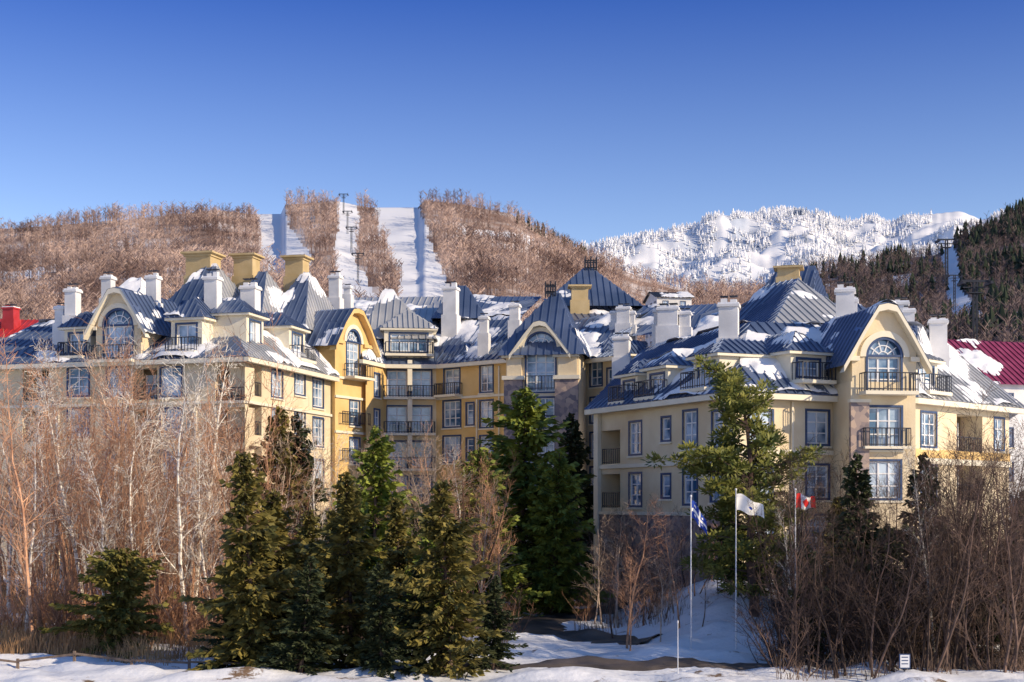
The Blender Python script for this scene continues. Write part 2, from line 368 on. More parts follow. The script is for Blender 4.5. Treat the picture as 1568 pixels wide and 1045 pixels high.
for (p0,p1) in ((775,801),(853,886)):
    box(B,'stone_piers','stone',t,t.ub(p0)-.1,t.ub(p1),.0,.45,0,t.vz(828,582)); box(B,'stone_piers','cream',t,t.ub(p0)-.25,t.ub(p1)+.15,-.0,.6,t.vz(828,582),t.vz(828,576))
    box(B,'walls','stucco',t,t.ub(p0)+.1,t.ub(p1)-.1,.003,.25,t.vz(828,576)+.002,t.vz(828,548))
    box(B,'cornice','cream',t,t.ub(p0)-.3,t.ub(p1)+.1,.0,.5,t.vz(828,548)+.003,t.vz(828,543))
railing(B,t,uc-1.15,uc+1.15,.3,t.vz(828,597),1.1); railing(B,t,uc-1.15,uc+1.15,.3,t.vz(828,650),.7)
z=t.vz(828,545); w=t.L
bs=[t.P(-.6,.7,z),t.P(w+.6,.7,z),t.P(w+.6,-7,z),t.P(-.6,-7,z)]
mid=[t.P(w*.12,-.9,z+2.3),t.P(w*.9,-.9,z+2.3),t.P(w*.9,-6,z+2.3),t.P(w*.12,-6,z+2.3)]
ap=Z(450,116.5)
ring(B,bs,mid,snow=[.0,.5,.3,.3]); 
apx=[t.P(w*.57,-3.4,ap),t.P(w*.65,-3.4,ap)]
pyramid(B,mid,apx,snow=.12)
cresting(B,843,448,115.5,.8,.9)
c=fs[2]
lo=[R3(556,118.6,zC),R3(590,123,zC),R3(668,123.5,zC),R3(780,118,zC)]
fascia(B,lo)
hi=[R3(540,129,23.3),R3(600,130,23.6),R3(680,130,23.6),R3(800,126,23.6)]
ring(B,lo,hi,snow=[.3,.3,.35,.75],closed=False)
roof(B,[hi[0],hi[1],R3(590,140,27.2),R3(540,140,27.2)],'roof_lit',.25)
roof(B,[hi[1],hi[2],R3(690,140,27.3),R3(590,140,27.2)],'roof_lit',.35)
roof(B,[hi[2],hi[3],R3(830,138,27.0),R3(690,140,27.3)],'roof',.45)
roof(B,[R3(480,124,22),R3(540,129,23.3),R3(540,140,27.2),R3(470,138,26.8)],'roof_lit',.3)
pts,T=rect(548,668,124,12,21.3,0); zt=Z(443,129); pyramid(B,pts,(T(-1.5,5)[:2]+(zt,),T(-1.,5)[:2]+(zt,)),snow=.22,ms=['roof_lit','roof_lit','roof','roof_lit'])
pts,T=rect(660,745,128,10,23.6,0); zt=Z(440,134); pyramid(B,pts,(T(-.5,5)[:2]+(zt,),T(.5,5)[:2]+(zt,)),snow=.3)
dormer(B,fs[1],fs[1].ub(626),4.3,fs[1].vz(626,543),2.1,.1,6,1.9,ww=3.2,rm='roof_lit')
dormer(B,fs[2],fs[2].ub(695),2.2,fs[2].vz(695,563)-.3,.9,-.5,4,1.5,rail=False,snow=.3)
dormer(B,fs[2],fs[2].ub(748),2.2,fs[2].vz(748,563)-.3,.9,-.5,4,1.5,rail=False,snow=.3)
dormer(B,fs[2],fs[2].ub(760),1.6,fs[2].vz(760,505),1.0,-6,3,.7,rail=False,snow=.5)
l=Fr(G(886,118),G(948,114)); wall(B,'stucco',l,0,l.L,0,zC-.3,[op(l,913,y,1.4,2.0) for y in (572,628,682,735)]+[op(l,936,y,.9,1.6) for y in (580,628,682)])
lo=[R3(884,116.6,zC-.3),R3(952,112.6,zC-.3)]; fascia(B,lo)
roof(B,[lo[0],lo[1],R3(975,124,23.2),R3(880,126,23.2)],'roof',.42)
roof(B,[R3(880,126,23.2),R3(975,124,23.2),R3(1010,134,25.5),R3(830,136,26.5)],'roof',.42)
dormer(B,l,l.ub(913),1.8,l.vz(913,560),.9,-.6,4,1.3,rail=False)
pts,T=rect(828,985,130,14,25.0,0); zt=Z(411,137); pyramid(B,pts,(T(-.4,7)[:2]+(zt,),T(.4,7)[:2]+(zt,)),snow=.1,ms=['roof','roof','roof','roof'])
cresting(B,905,411,136.6,1.1,1.15); chimney(B,888,468,438,129,1.5,'chim',0,ang=0)
roof(B,[R3(960,120,21),R3(1130,112,21),R3(1130,128,25),R3(960,132,25)],'roof',.25)
for (b,y0,y1,d,w) in ((511,470,420,126,.95),(531,455,440,128,.6),(688,500,436,127,1.2),(740,520,485,121,.7),(787,500,466,122,.8),(954,505,470,121,1.1),(942,500,478,122,.8),(951,560,515,112,1.2),(966,505,478,121,.6)): chimney(B,b,y0,y1,d,w)
B.finish()

# =================== RIGHT WING
B=Bld('hotel_right_wing')
zR=13.2
q=[G(915,95),G(1125,80),G(1303,84),G(1400,84.5),G(1545,94)]
r1,r2,r4=Fr(q[0],q[1]),Fr(q[1],q[2]),Fr(q[3],q[4])
ops=[]
for (px,w_,h_) in ((973,1.5,2.0),(1020,1.0,1.35),(1057,1.5,2.1)):
    for py in (671,750): ops.append(op(r1,px,py-(14 if px!=973 else 0)*(1 if py<700 else .4),w_,h_))
ops+=[op(r1,935,py,2.6,2.2,'log') for py in (685,752)]+[op(r1,1100,740,1.5,2),op(r1,1100,657,1.2,2)]
wall(B,'stucco',r1,0,r1.L,0,zR,ops)
box(B,'cornice','cream',r1,-.1,.5,.005,.25,0,zR-.2)
box(B,'stone_base','stone',r1,.5,r1.L+.1,.0,.14,0,Z(790,85)); box(B,'stone_base','cream',r1,.5,r1.L+.15,.0,.2,Z(790,85)+.002,Z(786,85)+.05)
ops=[op(r2,px,py,1.6,1.9) for px in (1165,1252) for py in (655,738,815)]
wall(B,'stucco',r2,0,r2.L,0,zR,ops)
box(B,'cornice','cream',r2,0,r2.L,.005,.15,r2.vz(1250,697),r2.vz(1250,690)); box(B,'cornice','cream',r1,.5,r1.L,.005,.15,r1.vz(1000,715),r1.vz(1000,709)) 
downspout(B,r1,r1.ub(1118),4,zR-.4); downspout(B,r2,r2.ub(1212),3,zR-.4)
ops=[op(r4,1422,658,1.9,2.0),op(r4,1422,738,1.9,2.0),op(r4,1485,665,3.6,2.4,'log'),op(r4,1485,738,3.6,2.4,'log'),op(r4,1530,665,1.4,2.0)]
wall(B,'stucco',r4,0,r4.L,0,zR,ops)
box(B,'cornice','cream',r4,0,r4.L,.005,.2,r4.vz(1450,712),r4.vz(1450,703)); box(B,'cornice','ochre',r4,0,r4.L,.005,.1,r4.vz(1450,703)+.01,r4.vz(1450,690))
lo=[z3((q[0][0]-.9,q[0][1]-.2),zR),z3((q[1][0]-.3,q[1][1]-1.1),zR),z3((q[2][0],q[2][1]-.9),zR),z3((q[3][0],q[3][1]-.9),zR),z3((q[4][0]+1.1,q[4][1]-.2),zR),R3(1530,115,zR),R3(960,118,zR)]
fascia(B,lo[:5])
hi=[R3(985,104,18.2),R3(1150,88,18.2),R3(1300,90,18.2),R3(1405,90,18.2),R3(1440,97,18.0),R3(1440,110,18.2),R3(1000,112,18.2)]
ring(B,lo,hi,ms=['roof','roof','roof','roof_lit','roof_lit','roof','roof'],snow=[.40,.60,.4,.45,.4,.3,.3])
roof(B,hi,'roof',.8,seams=False)
pts=[R3(1085,99,18.1),R3(1180,90,18.1),R3(1345,94,18.1),R3(1250,112,18.1)]
za=Z(430,100); 
pyramid(B,pts,(R3(1172,102,za),R3(1222,99,za)),ms=['roof','roof_lit','roof','roof'],snow=.2)
pts,T=rect(1120,1245,112,12,21,-25); pyramid(B,pts,(T(-1,6)[:2]+(Z(411,118),),T(2,6)[:2]+(Z(411,118),)),snow=.25)
chimney(B,1207,430,409,113,1.7,'chim',0)
pts,T=rect(1180,1420,96,10,18.1,8); pyramid(B,pts,(T(-2,5)[:2]+(21.2,),T(2.6,5)[:2]+(21.2,)),snow=.35)
pts,T=rect(985,1120,106,12,18.0,-20); pyramid(B,pts,(T(-1,6)[:2]+(Z(478,110),),T(2,6)[:2]+(Z(478,110),)),snow=.35)
t=Fr(G(1303,80.6),G(1402,81.2)); uc=t.ub(1354)
ops=[op(t,1354,655,2.0,2.3,'win'),op(t,1354,735,1.9,2.1)]
zt=t.vz(1356,585)
wall(B,'stucco',t,0,t.L,0,zt,ops)
archgable(B,t,uc+.0,t.L/2-.02,zt,t.vz(1356,547),.98,t.vz(1356,466),0,8,m='stucco',low=1.9,snow=.3)
box(B,'stone_piers','stone',t,-.12,t.ub(1328),0,.3,0,t.vz(1310,617))
box(B,'stone_piers','cream',t,-.2,t.ub(1330),0,.4,t.vz(1310,617),t.vz(1310,612))
railing(B,t,uc-1.35,uc+1.35,.55,t.vz(1356,684),1.05,sides=.5); box(B,'balconies','cream',t,uc-1.4,uc+1.4,.31,.62,t.vz(1356,688),t.vz(1356,684))
for uu in (0,t.L): B.poly('walls','stucco',[t.P(uu,0,0),t.P(uu,-5,0),t.P(uu,-5,zt),t.P(uu,0,zt)])
u=r2.ub(1238); dormer(B,r2,u,2.6,r2.vz(1238,583),1.5,.0,5,1.3)
u=r1.ub(1075); dormer(B,r1,u,2.8,r1.vz(1075,595),1.8,-.3,5,1.0)
u=r1.ub(1000); dormer(B,r1,u,2.6,r1.vz(1000,608),1.7,-.3,5,1.0)
u=r1.ub(957); dormer(B,r1,u,2.2,r1.vz(957,615),1.6,-.3,5,1.0)
u=r4.ub(1425); dormer(B,r4,u,3.0,r4.vz(1425,600),1.8,-.3,5,.9,rm='roof_lit')
for (b,y0,y1,d,w) in ((1115,540,460,86,1.15),(1294,515,438,87,1.1),(1303,520,455,90,.8),(1380,500,462,93,.9),(1392,505,475,92,.7),(1437,545,488,92,1.1),(1022,510,470,106,1.5),(1048,510,478,106,.8),(1008,505,475,107,.7),(1190,490,470,100,.8)): chimney(B,b,y0,y1,d,w)
B.finish()

# =================== neighbouring houses
def house(name,b0,b1,d,dep,ze,zr,wm,rm,ang,snow):
    B=Bld(name); pts,T=rect(b0,b1,d,dep,0,ang)
    P=[(p[0],p[1]) for p in pts]
    for i in range(4):
        f=Fr(P[i],P[(i+1)%4]); n=max(1,int(f.L/3.2)); ops=[]
        for k in range(n):
            for fl in range(int((ze-1)/3)): 
                uu=f.L*(k+.5)/n; ops.append((uu-.6,uu+.6,ze-1.0-fl*3-1.5,ze-1.0-fl*3,'win'))
        wall(B,wm,f,0,f.L,0,ze,ops)
    w=(X(b1,d)-X(b0,d))/2; r0,r1=T(-w,dep/2),T(w,dep/2); o=.6
    A=[T(-w-o,-o),T(w+o,-o),T(w+o,dep+o),T(-w-o,dep+o)]; A=[(p[0],p[1],ze-.2) for p in A]; R=[T(-w-o,dep/2)[:2]+(zr,),T(w+o,dep/2)[:2]+(zr,)]
    roof(B,[A[0],A[1],R[1],R[0]],rm,snow); roof(B,[A[2],A[3],R[0],R[1]],rm,snow)
    for i,j,k in ((1,2,r1),(3,0,r0)): B.poly('walls',wm,[P[i]+(ze,),P[j]+(ze,),(k[0],k[1],zr-.1)])
    return B
B=house('red_roof_house',1500,1690,125,12,Z(588,125),Z(524,131),'white','magenta',18,.2); B.finish()
B=house('red_roof_house',-90,75,150,10,Z(515,150),Z(490,155),'white','red',0,.25); chimney(B,12,495,470,152,1.3,'red',2); B.finish()
B=house('white_house',1005,1060,330,10,Z(455,330),Z(443,330),'white','iron',10,.6); B.finish()

# =================== GROUND
xs=sorted(set(list(np.linspace(-60,60,260))+list(np.linspace(-4000,-60,30))+list(np.linspace(60,4000,30))))
ys=sorted(set(list(np.linspace(-40,45,20))+list(np.linspace(45,130,220))+list(np.linspace(130,6000,50))))
V=[(x,y,gz(x,y)) for y in ys for x in xs]; nx=len(xs)
Fc=[(j*nx+i,j*nx+i+1,(j+1)*nx+i+1,(j+1)*nx+i) for j in range(len(ys)-1) for i in range(nx-1)]
M['gsnow']=mat('ground_snow',(.82,.84,.88),(.88,.88,.9),.25,rough=.7,bump=.8,bscale=1.6)
def groundmat():
    m=M['gsnow']; nt=m.node_tree; b=nt.nodes['Principled BSDF']; tc=nt.nodes['Texture Coordinate']
    n=nt.nodes.new('ShaderNodeTexNoise'); n.inputs['Scale'].default_value=.35; n.inputs['Detail'].default_value=9; n.inputs['Roughness'].default_value=.72
    nt.links.new(tc.outputs['Object'],n.inputs['Vector'])
    r=nt.nodes.new('ShaderNodeValToRGB'); r.color_ramp.elements[0].position=.59; r.color_ramp.elements[1].position=.64
    nt.links.new(n.outputs['Fac'],r.inputs['Fac'])
    mx=nt.nodes.new('ShaderNodeMix'); mx.data_type='RGBA'; old=b.inputs['Base Color'].links[0].from_socket
    nt.links.new(r.outputs[0],mx.inputs[0]); nt.links.new(old,mx.inputs[6]); mx.inputs[7].default_value=(.20,.13,.08,1)
    nt.links.new(mx.outputs[2],b.inputs['Base Color'])
groundmat()
mkobj('ground',V,Fc,[M['gsnow']],smooth=True)
M['asph']=mat('asphalt_wet',(.035,.032,.034),(.15,.12,.10),.5,rough=.45,bump=.2)
def ribbon(name,pts,wd,m,dz=.03):
    P=[]
    n=len(pts)
    for i in range(n-1):
        p0=pts[max(i-1,0)];p1=pts[i];p2=pts[i+1];p3=pts[min(i+2,n-1)]
        for k in range(16):
            t=k/16; P.append(tuple(.5*((2*p1[c])+(-p0[c]+p2[c])*t+(2*p0[c]-5*p1[c]+4*p2[c]-p3[c])*t*t+(-p0[c]+3*p1[c]-3*p2[c]+p3[c])*t**3) for c in (0,1)))
    V=[];Fc=[];K=10
    for i,p in enumerate(P):
        a=P[max(i-1,0)];b=P[min(i+1,len(P)-1)]; dx,dy=b[0]-a[0],b[1]-a[1]; L=math.hypot(dx,dy) or 1
        for k in range(K+1):
            ww=wd*(1+.35*noise.noise(Vector((i*.35,(k>K/2)*9,1)))+.15*noise.noise(Vector((i*.9,(k>K/2)*9,5))))
            s=(k/K-.5)*ww; x,y=p[0]-dy/L*s,p[1]+dx/L*s; V.append((x,y,gz(x,y)+dz+.08*(1-(abs(k/K-.5)*2)**4)-(.09 if k in (0,K) else 0)))
    for i in range(len(P)-1):
        for k in range(K): Fc.append((i*(K+1)+k,i*(K+1)+k+1,(i+1)*(K+1)+k+1,(i+1)*(K+1)+k))
    return mkobj(name,V,Fc,[m],smooth=True)
ribbon('driveway',[(12,97),(8,93),(4,88),(1.2,82),(1.5,77),(4.5,72.5),(7,71)],4.0,M['asph'],.05)
ribbon('road',[(-6,59.2),(2,60),(8,60.3),(14,60.2),(24,61)],1.5,M['asph'],.05)

# =================== HILLS
def interp(L,x): return float(np.interp(x,[a for a,_ in L],[b for _,b in L]))
def inpoly(x,y,P):
    c=False; n=len(P)
    for i in range(n):
        (x1,y1),(x2,y2)=P[i],P[(i+1)%n]
        if (y1>y)!=(y2>y) and x<(x2-x1)*(y-y1)/(y2-y1)+x1: c=not c
    return c
class Hill:
    def __init__(s,name,b0,b1,sky,d0,d1,base,runs,pw=.75,rough=6,seed=0,mats=None,nb=260,nd=90,jit=0):
        s.__dict__.update(locals()); V=[];Fc=[];mi=[]
        for j in range(nd+14):
            for i in range(nb+1):
                b=b0+(b1-b0)*i/nb
                if j<=nd: t=j/nd; x,y,z=s.pt(b,t)
                else:
                    x,y,z=s.pt(b,1); k=(j-nd)/13; x*=1+.5*k; y*=1+.5*k; z=z*(1-k)**.7
                V.append((x,y,z))
        n=nb+1
        for j in range(nd+13):
            for i in range(nb):
                Fc.append((j*n+i,j*n+i+1,(j+1)*n+i+1,(j+1)*n+i))
                b=b0+(b1-b0)*(i+.5)/nb; mi.append(1 if (j<nd and s.isrun(b,(j+.5)/nd)) else 0)
        s.obj=mkobj(name,V,Fc,mats,mi,smooth=True)
    def elev(s,b,t):
        sk=interp(s.sky,b)+s.jit*noise.noise(Vector((b*.025,s.seed,0)))+s.jit*.5*noise.noise(Vector((b*.08,s.seed,4)))
        return s.base+(sk-s.base)*t**s.pw
    def pt(s,b,t):
        d=s.d0+(s.d1-s.d0)*t; py=s.elev(b,t)
        x=X(b,d); v=Vector((x/s.d1*9,d/s.d1*9,s.seed)); z=Z(py,d)+s.rough*t*(1-t)*2*(noise.noise(v)+.6*noise.noise(v*2.7)+.3*noise.noise(v*7))
        return x,d,z
    def isrun(s,b,t):
        y=s.elev(b,t); jb=b+6*noise.noise(Vector((b*.04,y*.08,7)))+4*noise.noise(Vector((b*.2,y*.3,7)))
        return any(inpoly(jb,y,P) for P in s.runs)
skyA=[(-500,400),(-200,360),(0,352),(100,344),(200,336),(330,322),(385,328),(430,328),(436,314),(515,308),(565,318),(640,318),(650,307),(700,312),(780,327),(860,372),(900,392),(980,425),(1060,446),(1200,450),(1500,470)]
runsA=[[(385,300),(432,300),(445,345),(478,395),(470,425),(390,425),(400,370)],[(513,290),(540,290),(552,340),(545,400),(590,480),(520,480),(508,400),(518,350)],[(565,300),(632,300),(652,350),(690,450),(700,520),(600,520),(612,430),(585,370)],
 [(700,352),(800,356),(850,382),(845,388),(790,366),(700,360)],[(-100,418),(60,415),(75,421),(60,430),(-100,430)],[(1000,450),(1060,455),(1050,466),(1000,466)]]
M['hillA']=mat('forest_floor',(.26,.17,.13),(.80,.74,.71),.03,rough=.9,lo=.42,hi=.66,detail=10)
M['hsnow']=mat('piste_snow',(.82,.84,.88),(.9,.9,.91),.01,rough=.7)
HA=Hill('forested_hill',-500,1500,skyA,200,850,640,runsA,mats=[M['hillA'],M['hsnow']],nb=600,nd=150,rough=9)
skyB=[(700,425),(880,380),(980,364),(1060,347),(1085,335),(1150,333),(1200,323),(1250,328),(1290,338),(1340,334),(1365,341),(1390,330),(1420,327),(1480,326),(1505,336),(1540,328),(1700,330),(2100,380)]
runsB=[[(1170,380),(1190,350),(1205,350),(1210,385),(1190,420),(1150,430),(1150,400)],[(1430,320),(1500,320),(1530,350),(1450,368),(1340,400),(1325,390),(1425,355)],[(1320,345),(1345,345),(1360,355),(1330,360)],[(1110,330),(1130,330),(1120,360),(1085,400),(1070,400),(1100,360)]]
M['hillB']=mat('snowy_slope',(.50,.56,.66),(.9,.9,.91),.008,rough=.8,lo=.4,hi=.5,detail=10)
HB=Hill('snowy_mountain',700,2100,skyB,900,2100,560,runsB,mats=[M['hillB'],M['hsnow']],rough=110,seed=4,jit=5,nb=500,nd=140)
skyD=[(1120,475),(1190,436),(1250,420),(1320,412),(1380,396),(1430,392),(1470,370),(1520,350),(1570,334),(1700,305),(2200,290)]
runsD=[[(1440,360),(1460,360),(1475,440),(1520,520),(1460,520),(1445,440)],[(1340,430),(1395,418),(1400,434),(1345,444)],[(1500,470),(1600,480),(1600,500),(1500,492)],[(1200,445),(1290,432),(1290,442),(1200,455)]]
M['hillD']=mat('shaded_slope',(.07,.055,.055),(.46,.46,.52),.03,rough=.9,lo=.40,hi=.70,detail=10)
HD=Hill('wooded_hill',1120,2200,skyD,180,620,640,runsD,mats=[M['hillD'],M['hsnow']],rough=5,seed=9,pw=.7,nb=400,nd=120)
def scatter(name,hill,N,b0,b1,t0,kind,m,h0,h1,fn=None,clump=-9,tw=.014,nbr=12):
    V=[];Fc=[]
    for _ in range(N):
        b=random.uniform(b0,b1); t=t0+(1-t0)*random.random()**.8
        if hill.isrun(b,t): continue
        if fn and not fn(b,t): continue
        x,y,z=hill.pt(b,min(t,.998))
        cn=noise.noise(Vector((x*.02,y*.02,1)))+.5*noise.noise(Vector((x*.07,y*.07,5)))
        if cn+random.gauss(0,.1)<clump: continue
        h=random.uniform(h0,h1)*(1+.5*cn); i0=len(V)
        if kind=='bare':
            w=h*tw
            V+= [(x-w,y,z-1),(x+w,y,z-1),(x,y,z+h)]; Fc.append((i0,i0+1,i0+2))
            for k in range(nbr):
                zz=z+h*random.uniform(.25,.9); a=random.uniform(0,6.28); L=h*random.uniform(.14,.34)*(1-.3*(zz-z)/h); i=len(V)
                ux,uy=math.cos(a)*L*.9,math.sin(a)*L*.9; ww=w*.7
                V+= [(x,y,zz),(x+ux-ww*.6,y+uy,zz+L*.9),(x+ux*.9+ww,y+uy,zz+L*.8),(x,y,zz+w*2)]; Fc.append((i,i+1,i+2,i+3))
        else:
            n=5; r=h*random.uniform(.18,.28)
            for lv in range(3):
                za=z+h*(.05+.28*lv); zb=z+h*(.5+.22*lv); rr=r*(1-.28*lv); i=len(V)
                ph=random.random()*6
                for k in range(n): 
                    a=ph+6.283*k/n; q=rr*random.uniform(.6,1.2); V.append((x+q*math.cos(a),y+q*math.sin(a),za+h*random.uniform(-.05,.05)))
                V.append((x,y,zb))
                for k in range(n): Fc.append((i+k,i+(k+1)%n,i+n))
    return mkobj(name,V,Fc,[m])
M['twigA']=mat('hill_tree_bark',(.17,.11,.095),(.56,.41,.34),.03,rough=.9,detail=9,lo=.38,hi=.6)
M['frost']=mat('frosted_needles',(.34,.39,.47),(.9,.9,.91),.03,rough=.9,lo=.34,hi=.48,detail=8)
M['conif']=mat('conifer_dark',(.015,.028,.02),(.04,.055,.03),.2,rough=.9)
scatter('hillside_forest',HA,16500,-30,1250,.28,'bare',M['twigA'],5.5,10,clump=-.22,tw=.018)
scatter('mountain_forest',HB,17000,840,1640,.3,'con',M['frost'],4,11,clump=-.2)
def fD(b,t): 
    y=HD.elev(b,t); return (y<425 and b>1350) or (b>1455 and random.random()<.7) or random.random()<.15
scatter('hill_conifers',HD,4600,1180,1640,.15,'con',M['conif'],4,9,fn=fD,clump=-.15)
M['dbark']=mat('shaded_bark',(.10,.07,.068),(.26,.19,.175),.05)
scatter('hill_bare_forest',HD,5500,1180,1640,.1,'bare',M['dbark'],4,8)
scatter('ridge_conifers',HA,45,790,900,.95,'con',M['conif'],5,9)
scatter('ridge_conifers',HA,4,10,60,.97,'con',M['conif'],5,7)
def lift(b,py0,d,h,name='ski_lift_tower'):
    B=Bld(name); x=X(b,d); z=Z(py0,d); s=h/10; f=Fr((x-.3*s,d),(x+.3*s,d)); L=f.L
    for (u,w) in ((0,0),(L,0),(0,-L),(L,-L)): box(B,'mast','iron',f,u-.08*s,u+.08*s,w-.08*s,w+.08*s,z-2,z+h)
    for k in range(8):
        zz=z+h*k/8; box(B,'bracing','iron',f,0,L,-.04*s,.04*s,zz,zz+.12*s)
        B.poly('bracing','iron',[f.P(0,.05,zz),f.P(.1*s,.05,zz),f.P(L,.05,zz+h/8),f.P(L-.1*s,.05,zz+h/8)])
    box(B,'crossarm','iron',f,-2.2*s,2.2*s+L,-L*.7,-L*.3,z+h,z+h+.4*s); box(B,'crossarm','iron',f,-1.8*s,1.8*s+L,-L*.7,-L*.3,z+h*.9,z+h*.9+.2*s)
    for u in (-2.1*s,2.1*s+L): box(B,'sheaves','iron',f,u-.25*s,u+.25*s,-2*s,1.4*s,z+h-.5*s,z+h); box(B,'sheaves','iron',f,u-.05,u+.05,-.1,.1,z+h,z+h+1*s)
    box(B,'platform','iron',f,-.8*s,L+.8*s,-L-.4*s,.4*s,z+h*.8,z+h*.8+.15*s)
    B.finish()
lift(526,325,800,10); lift(538,380,620,9); lift(548,425,480,8); lift(532,352,700,9); lift(1450,425,420,11); lift(1494,520,235,9.5); lift(1462,462,330,6)

# =================== TREES
def bare_mesh(name,seed,h=10,mat_=None,stems=1,spread=.5,br=26,r0=.09,maxlv=3):
    R=random.Random(seed); V=[];Fc=[]
    def seg(p,q,ra,rb):
        d=(q-p); 
        if d.length<1e-5: return
        d.normalize(); a=d.orthogonal().normalized(); b=d.cross(a); i=len(V); n=5 if ra>.03 else 3
        for c,r in ((p,ra),(q,rb)):
            for k in range(n):
                t=6.283*k/n; V.append(tuple(c+a*r*math.cos(t)+b*r*math.sin(t)))
        for k in range(n): Fc.append((i+k,i+(k+1)%n,i+n+(k+1)%n,i+n+k))
    def branch(p,d,L,r,lv):
        n=4 if lv<2 else (3 if lv<3 else 1)
        for k in range(n):
            d=(d+Vector((R.gauss(0,.17),R.gauss(0,.17),.09+R.gauss(0,.09)))).normalized(); q=p+d*L/n
            ra=max(.007,r*(1-k/n)); rb=max(.005,r*(1-(k+1)/n)); seg(p,q,ra,rb)
            if lv<maxlv:
                for _ in range(2 if lv<2 else 1):
                    if R.random()<.88:
                        sd=Vector((R.gauss(0,1),R.gauss(0,1),R.gauss(0,.5))); sd=(sd-d*sd.dot(d)).normalized()
                        branch(q if R.random()<.5 else (p+q)/2,(d*.8+sd*.7).normalized(),L*R.uniform(.35,.6),max(.007,r*.45),lv+1)
            p=q
    for s in range(stems):
        p=Vector((R.gauss(0,.35),R.gauss(0,.35),-.4)) if stems>1 else Vector((0,0,-.4))
        hh=h*R.uniform(.7,1) if s else h
        tl=.12*(stems>1)+.04+(.2 if stems>4 else 0)
        d=Vector((R.gauss(0,tl),R.gauss(0,tl),1)).normalized(); n=12 if h>5 else 7
        for k in range(n):
            d=(d+Vector((R.gauss(0,.07),R.gauss(0,.07),.06))).normalized(); q=p+d*(hh+.4)/n
            ra=r0*(1-k/n)+.010; rb=r0*(1-(k+1)/n)+.008; seg(p,q,ra,rb)
            if k>=(3 if h>5 else 1):
                for _ in range(max(1,br//stems//10)):
                    a=R.uniform(0,6.283); bd=Vector((math.cos(a),math.sin(a),R.uniform(.7,1.6))).normalized()
                    branch(p+(q-p)*R.random(),bd,hh*spread*(1-.6*k/n)*R.uniform(.5,.9),ra*.42,1)
            p=q
    me=bpy.data.meshes.new(name); me.from_pydata(V,[],Fc); me.materials.append(mat_); me.update(); return me
barkR=mat('bark_reddish',(.27,.135,.08),(.52,.30,.18),1.5,objrand=.4)
barkG=mat('bark_grey',(.32,.23,.17),(.58,.45,.34),1.5,objrand=.35)
birch=mat('bark_birch',(.36,.28,.22),(.84,.78,.68),2,lo=.42,hi=.5,sx=(1,1,3))
barkD=mat('bark_shaded',(.05,.035,.03),(.16,.10,.075),1.5,objrand=.5)  # shade of the right-hand thicket put into the bark colour; conifer trunks share it
VR=[bare_mesh('bare_tree_mesh',i,10,barkR,stems=1+(i%3),spread=.42,r0=.07) for i in range(5)]
VG=[bare_mesh('bare_tree_mesh',20+i,10,barkG,stems=1+i%2,spread=.42,r0=.075) for i in range(3)]
VB=[bare_mesh('birch_mesh',40+i,10,birch,stems=1,spread=.34,r0=.10) for i in range(3)]
VD=[bare_mesh('dark_tree_mesh',60+i,10,barkD,stems=1+(i%3),spread=.42,r0=.07) for i in range(4)]
SR=[bare_mesh('shrub_mesh',80+i,3.2,barkR,stems=9,spread=.5,br=90,r0=.02,maxlv=2) for i in range(2)]
SD=[bare_mesh('shrub_mesh',90+i,3.2,barkD,stems=9,spread=.5,br=90,r0=.02,maxlv=2) for i in range(2)]
def put(name,me,x,y,h,sx=1,base=10,dz=0):
    o=bpy.data.objects.new(name,me); scene.collection.objects.link(o); s=h/base
    o.location=(x,y,gz(x,y)+dz); o.scale=(s*sx,s*sx,s); o.rotation_euler=(random.gauss(0,.035),random.gauss(0,.035),random.uniform(0,6.28)); return o
def topd(b,d,py): return Z(py,d)-gz(X(b,d),d)
for i in range(78):
    b=random.uniform(-40,360); d=random.uniform(66,94); py=random.gauss(635,60)
    put('bare_tree' ,random.choice(VR+VR+VG),X(b,d),d,topd(b,d,max(530,py)),random.uniform(.85,1.2))
for b,d,py in ((128,70,545),(285,68,560),(300,74,530),(180,80,540),(95,82,560),(275,85,520),(345,76,640),(490,82,660),(505,80,680),(40,68,640),(210,67,620),(240,72,600),(70,76,610),(150,66,680),(15,72,600),(325,70,680),(700,84,690)):
    put('birch_tree',random.choice(VB),X(b,d),d,topd(b,d,py),.9)
for i in range(42):
    b=random.uniform(350,760); d=random.uniform(70,98); py=random.gauss(715,40)
    put('bare_tree',random.choice(VR+VG),X(b,d),d,topd(b,d,py),random.uniform(.85,1.1))
for i in range(80):
    b=random.uniform(1190,1610); d=random.uniform(57,74); py=random.gauss(780 if b<1350 else 735,45)
    put('bare_tree',random.choice(VD),X(b,d),d,topd(b,d,py),random.uniform(.85,1.2))
for b,d,py in ((1430,62,700),(1215,66,790)): put('birch_tree',VB[0],X(b,d),d,topd(b,d,py),.8)
for b,d,py in ((960,68,775),(985,76,800),(1040,72,790),(930,84,800),(1010,84,780),(900,88,830),(1090,80,800),(965,66,850),(945,78,790),(1065,78,790),(1100,76,830),(925,90,790),(980,88,800),(1000,80,810),(1075,70,850),(955,90,790),(1025,76,800),(915,82,810),(1050,84,790),(940,72,820),(1010,70,860)):
    put('bare_tree',random.choice(VG+VD[:2]+VR[:1]),X(b,d),d,topd(b,d,py),1.3)
for i in range(36): b=random.uniform(-20,350); d=random.uniform(66,80); put('bare_shrub',random.choice(SR),X(b,d),d,random.uniform(2,4.5),1.2,3.2)
for i in range(30): b=random.uniform(350,780); d=random.uniform(66,88); put('bare_shrub',random.choice(SR+SD),X(b,d),d,random.uniform(1.5,3.5),1.2,3.2)
for i in range(58): b=random.uniform(1190,1610); d=random.uniform(57,72); put('bare_shrub',random.choice(SD),X(b,d),d,random.uniform(2,4.2),1.4,3.2)
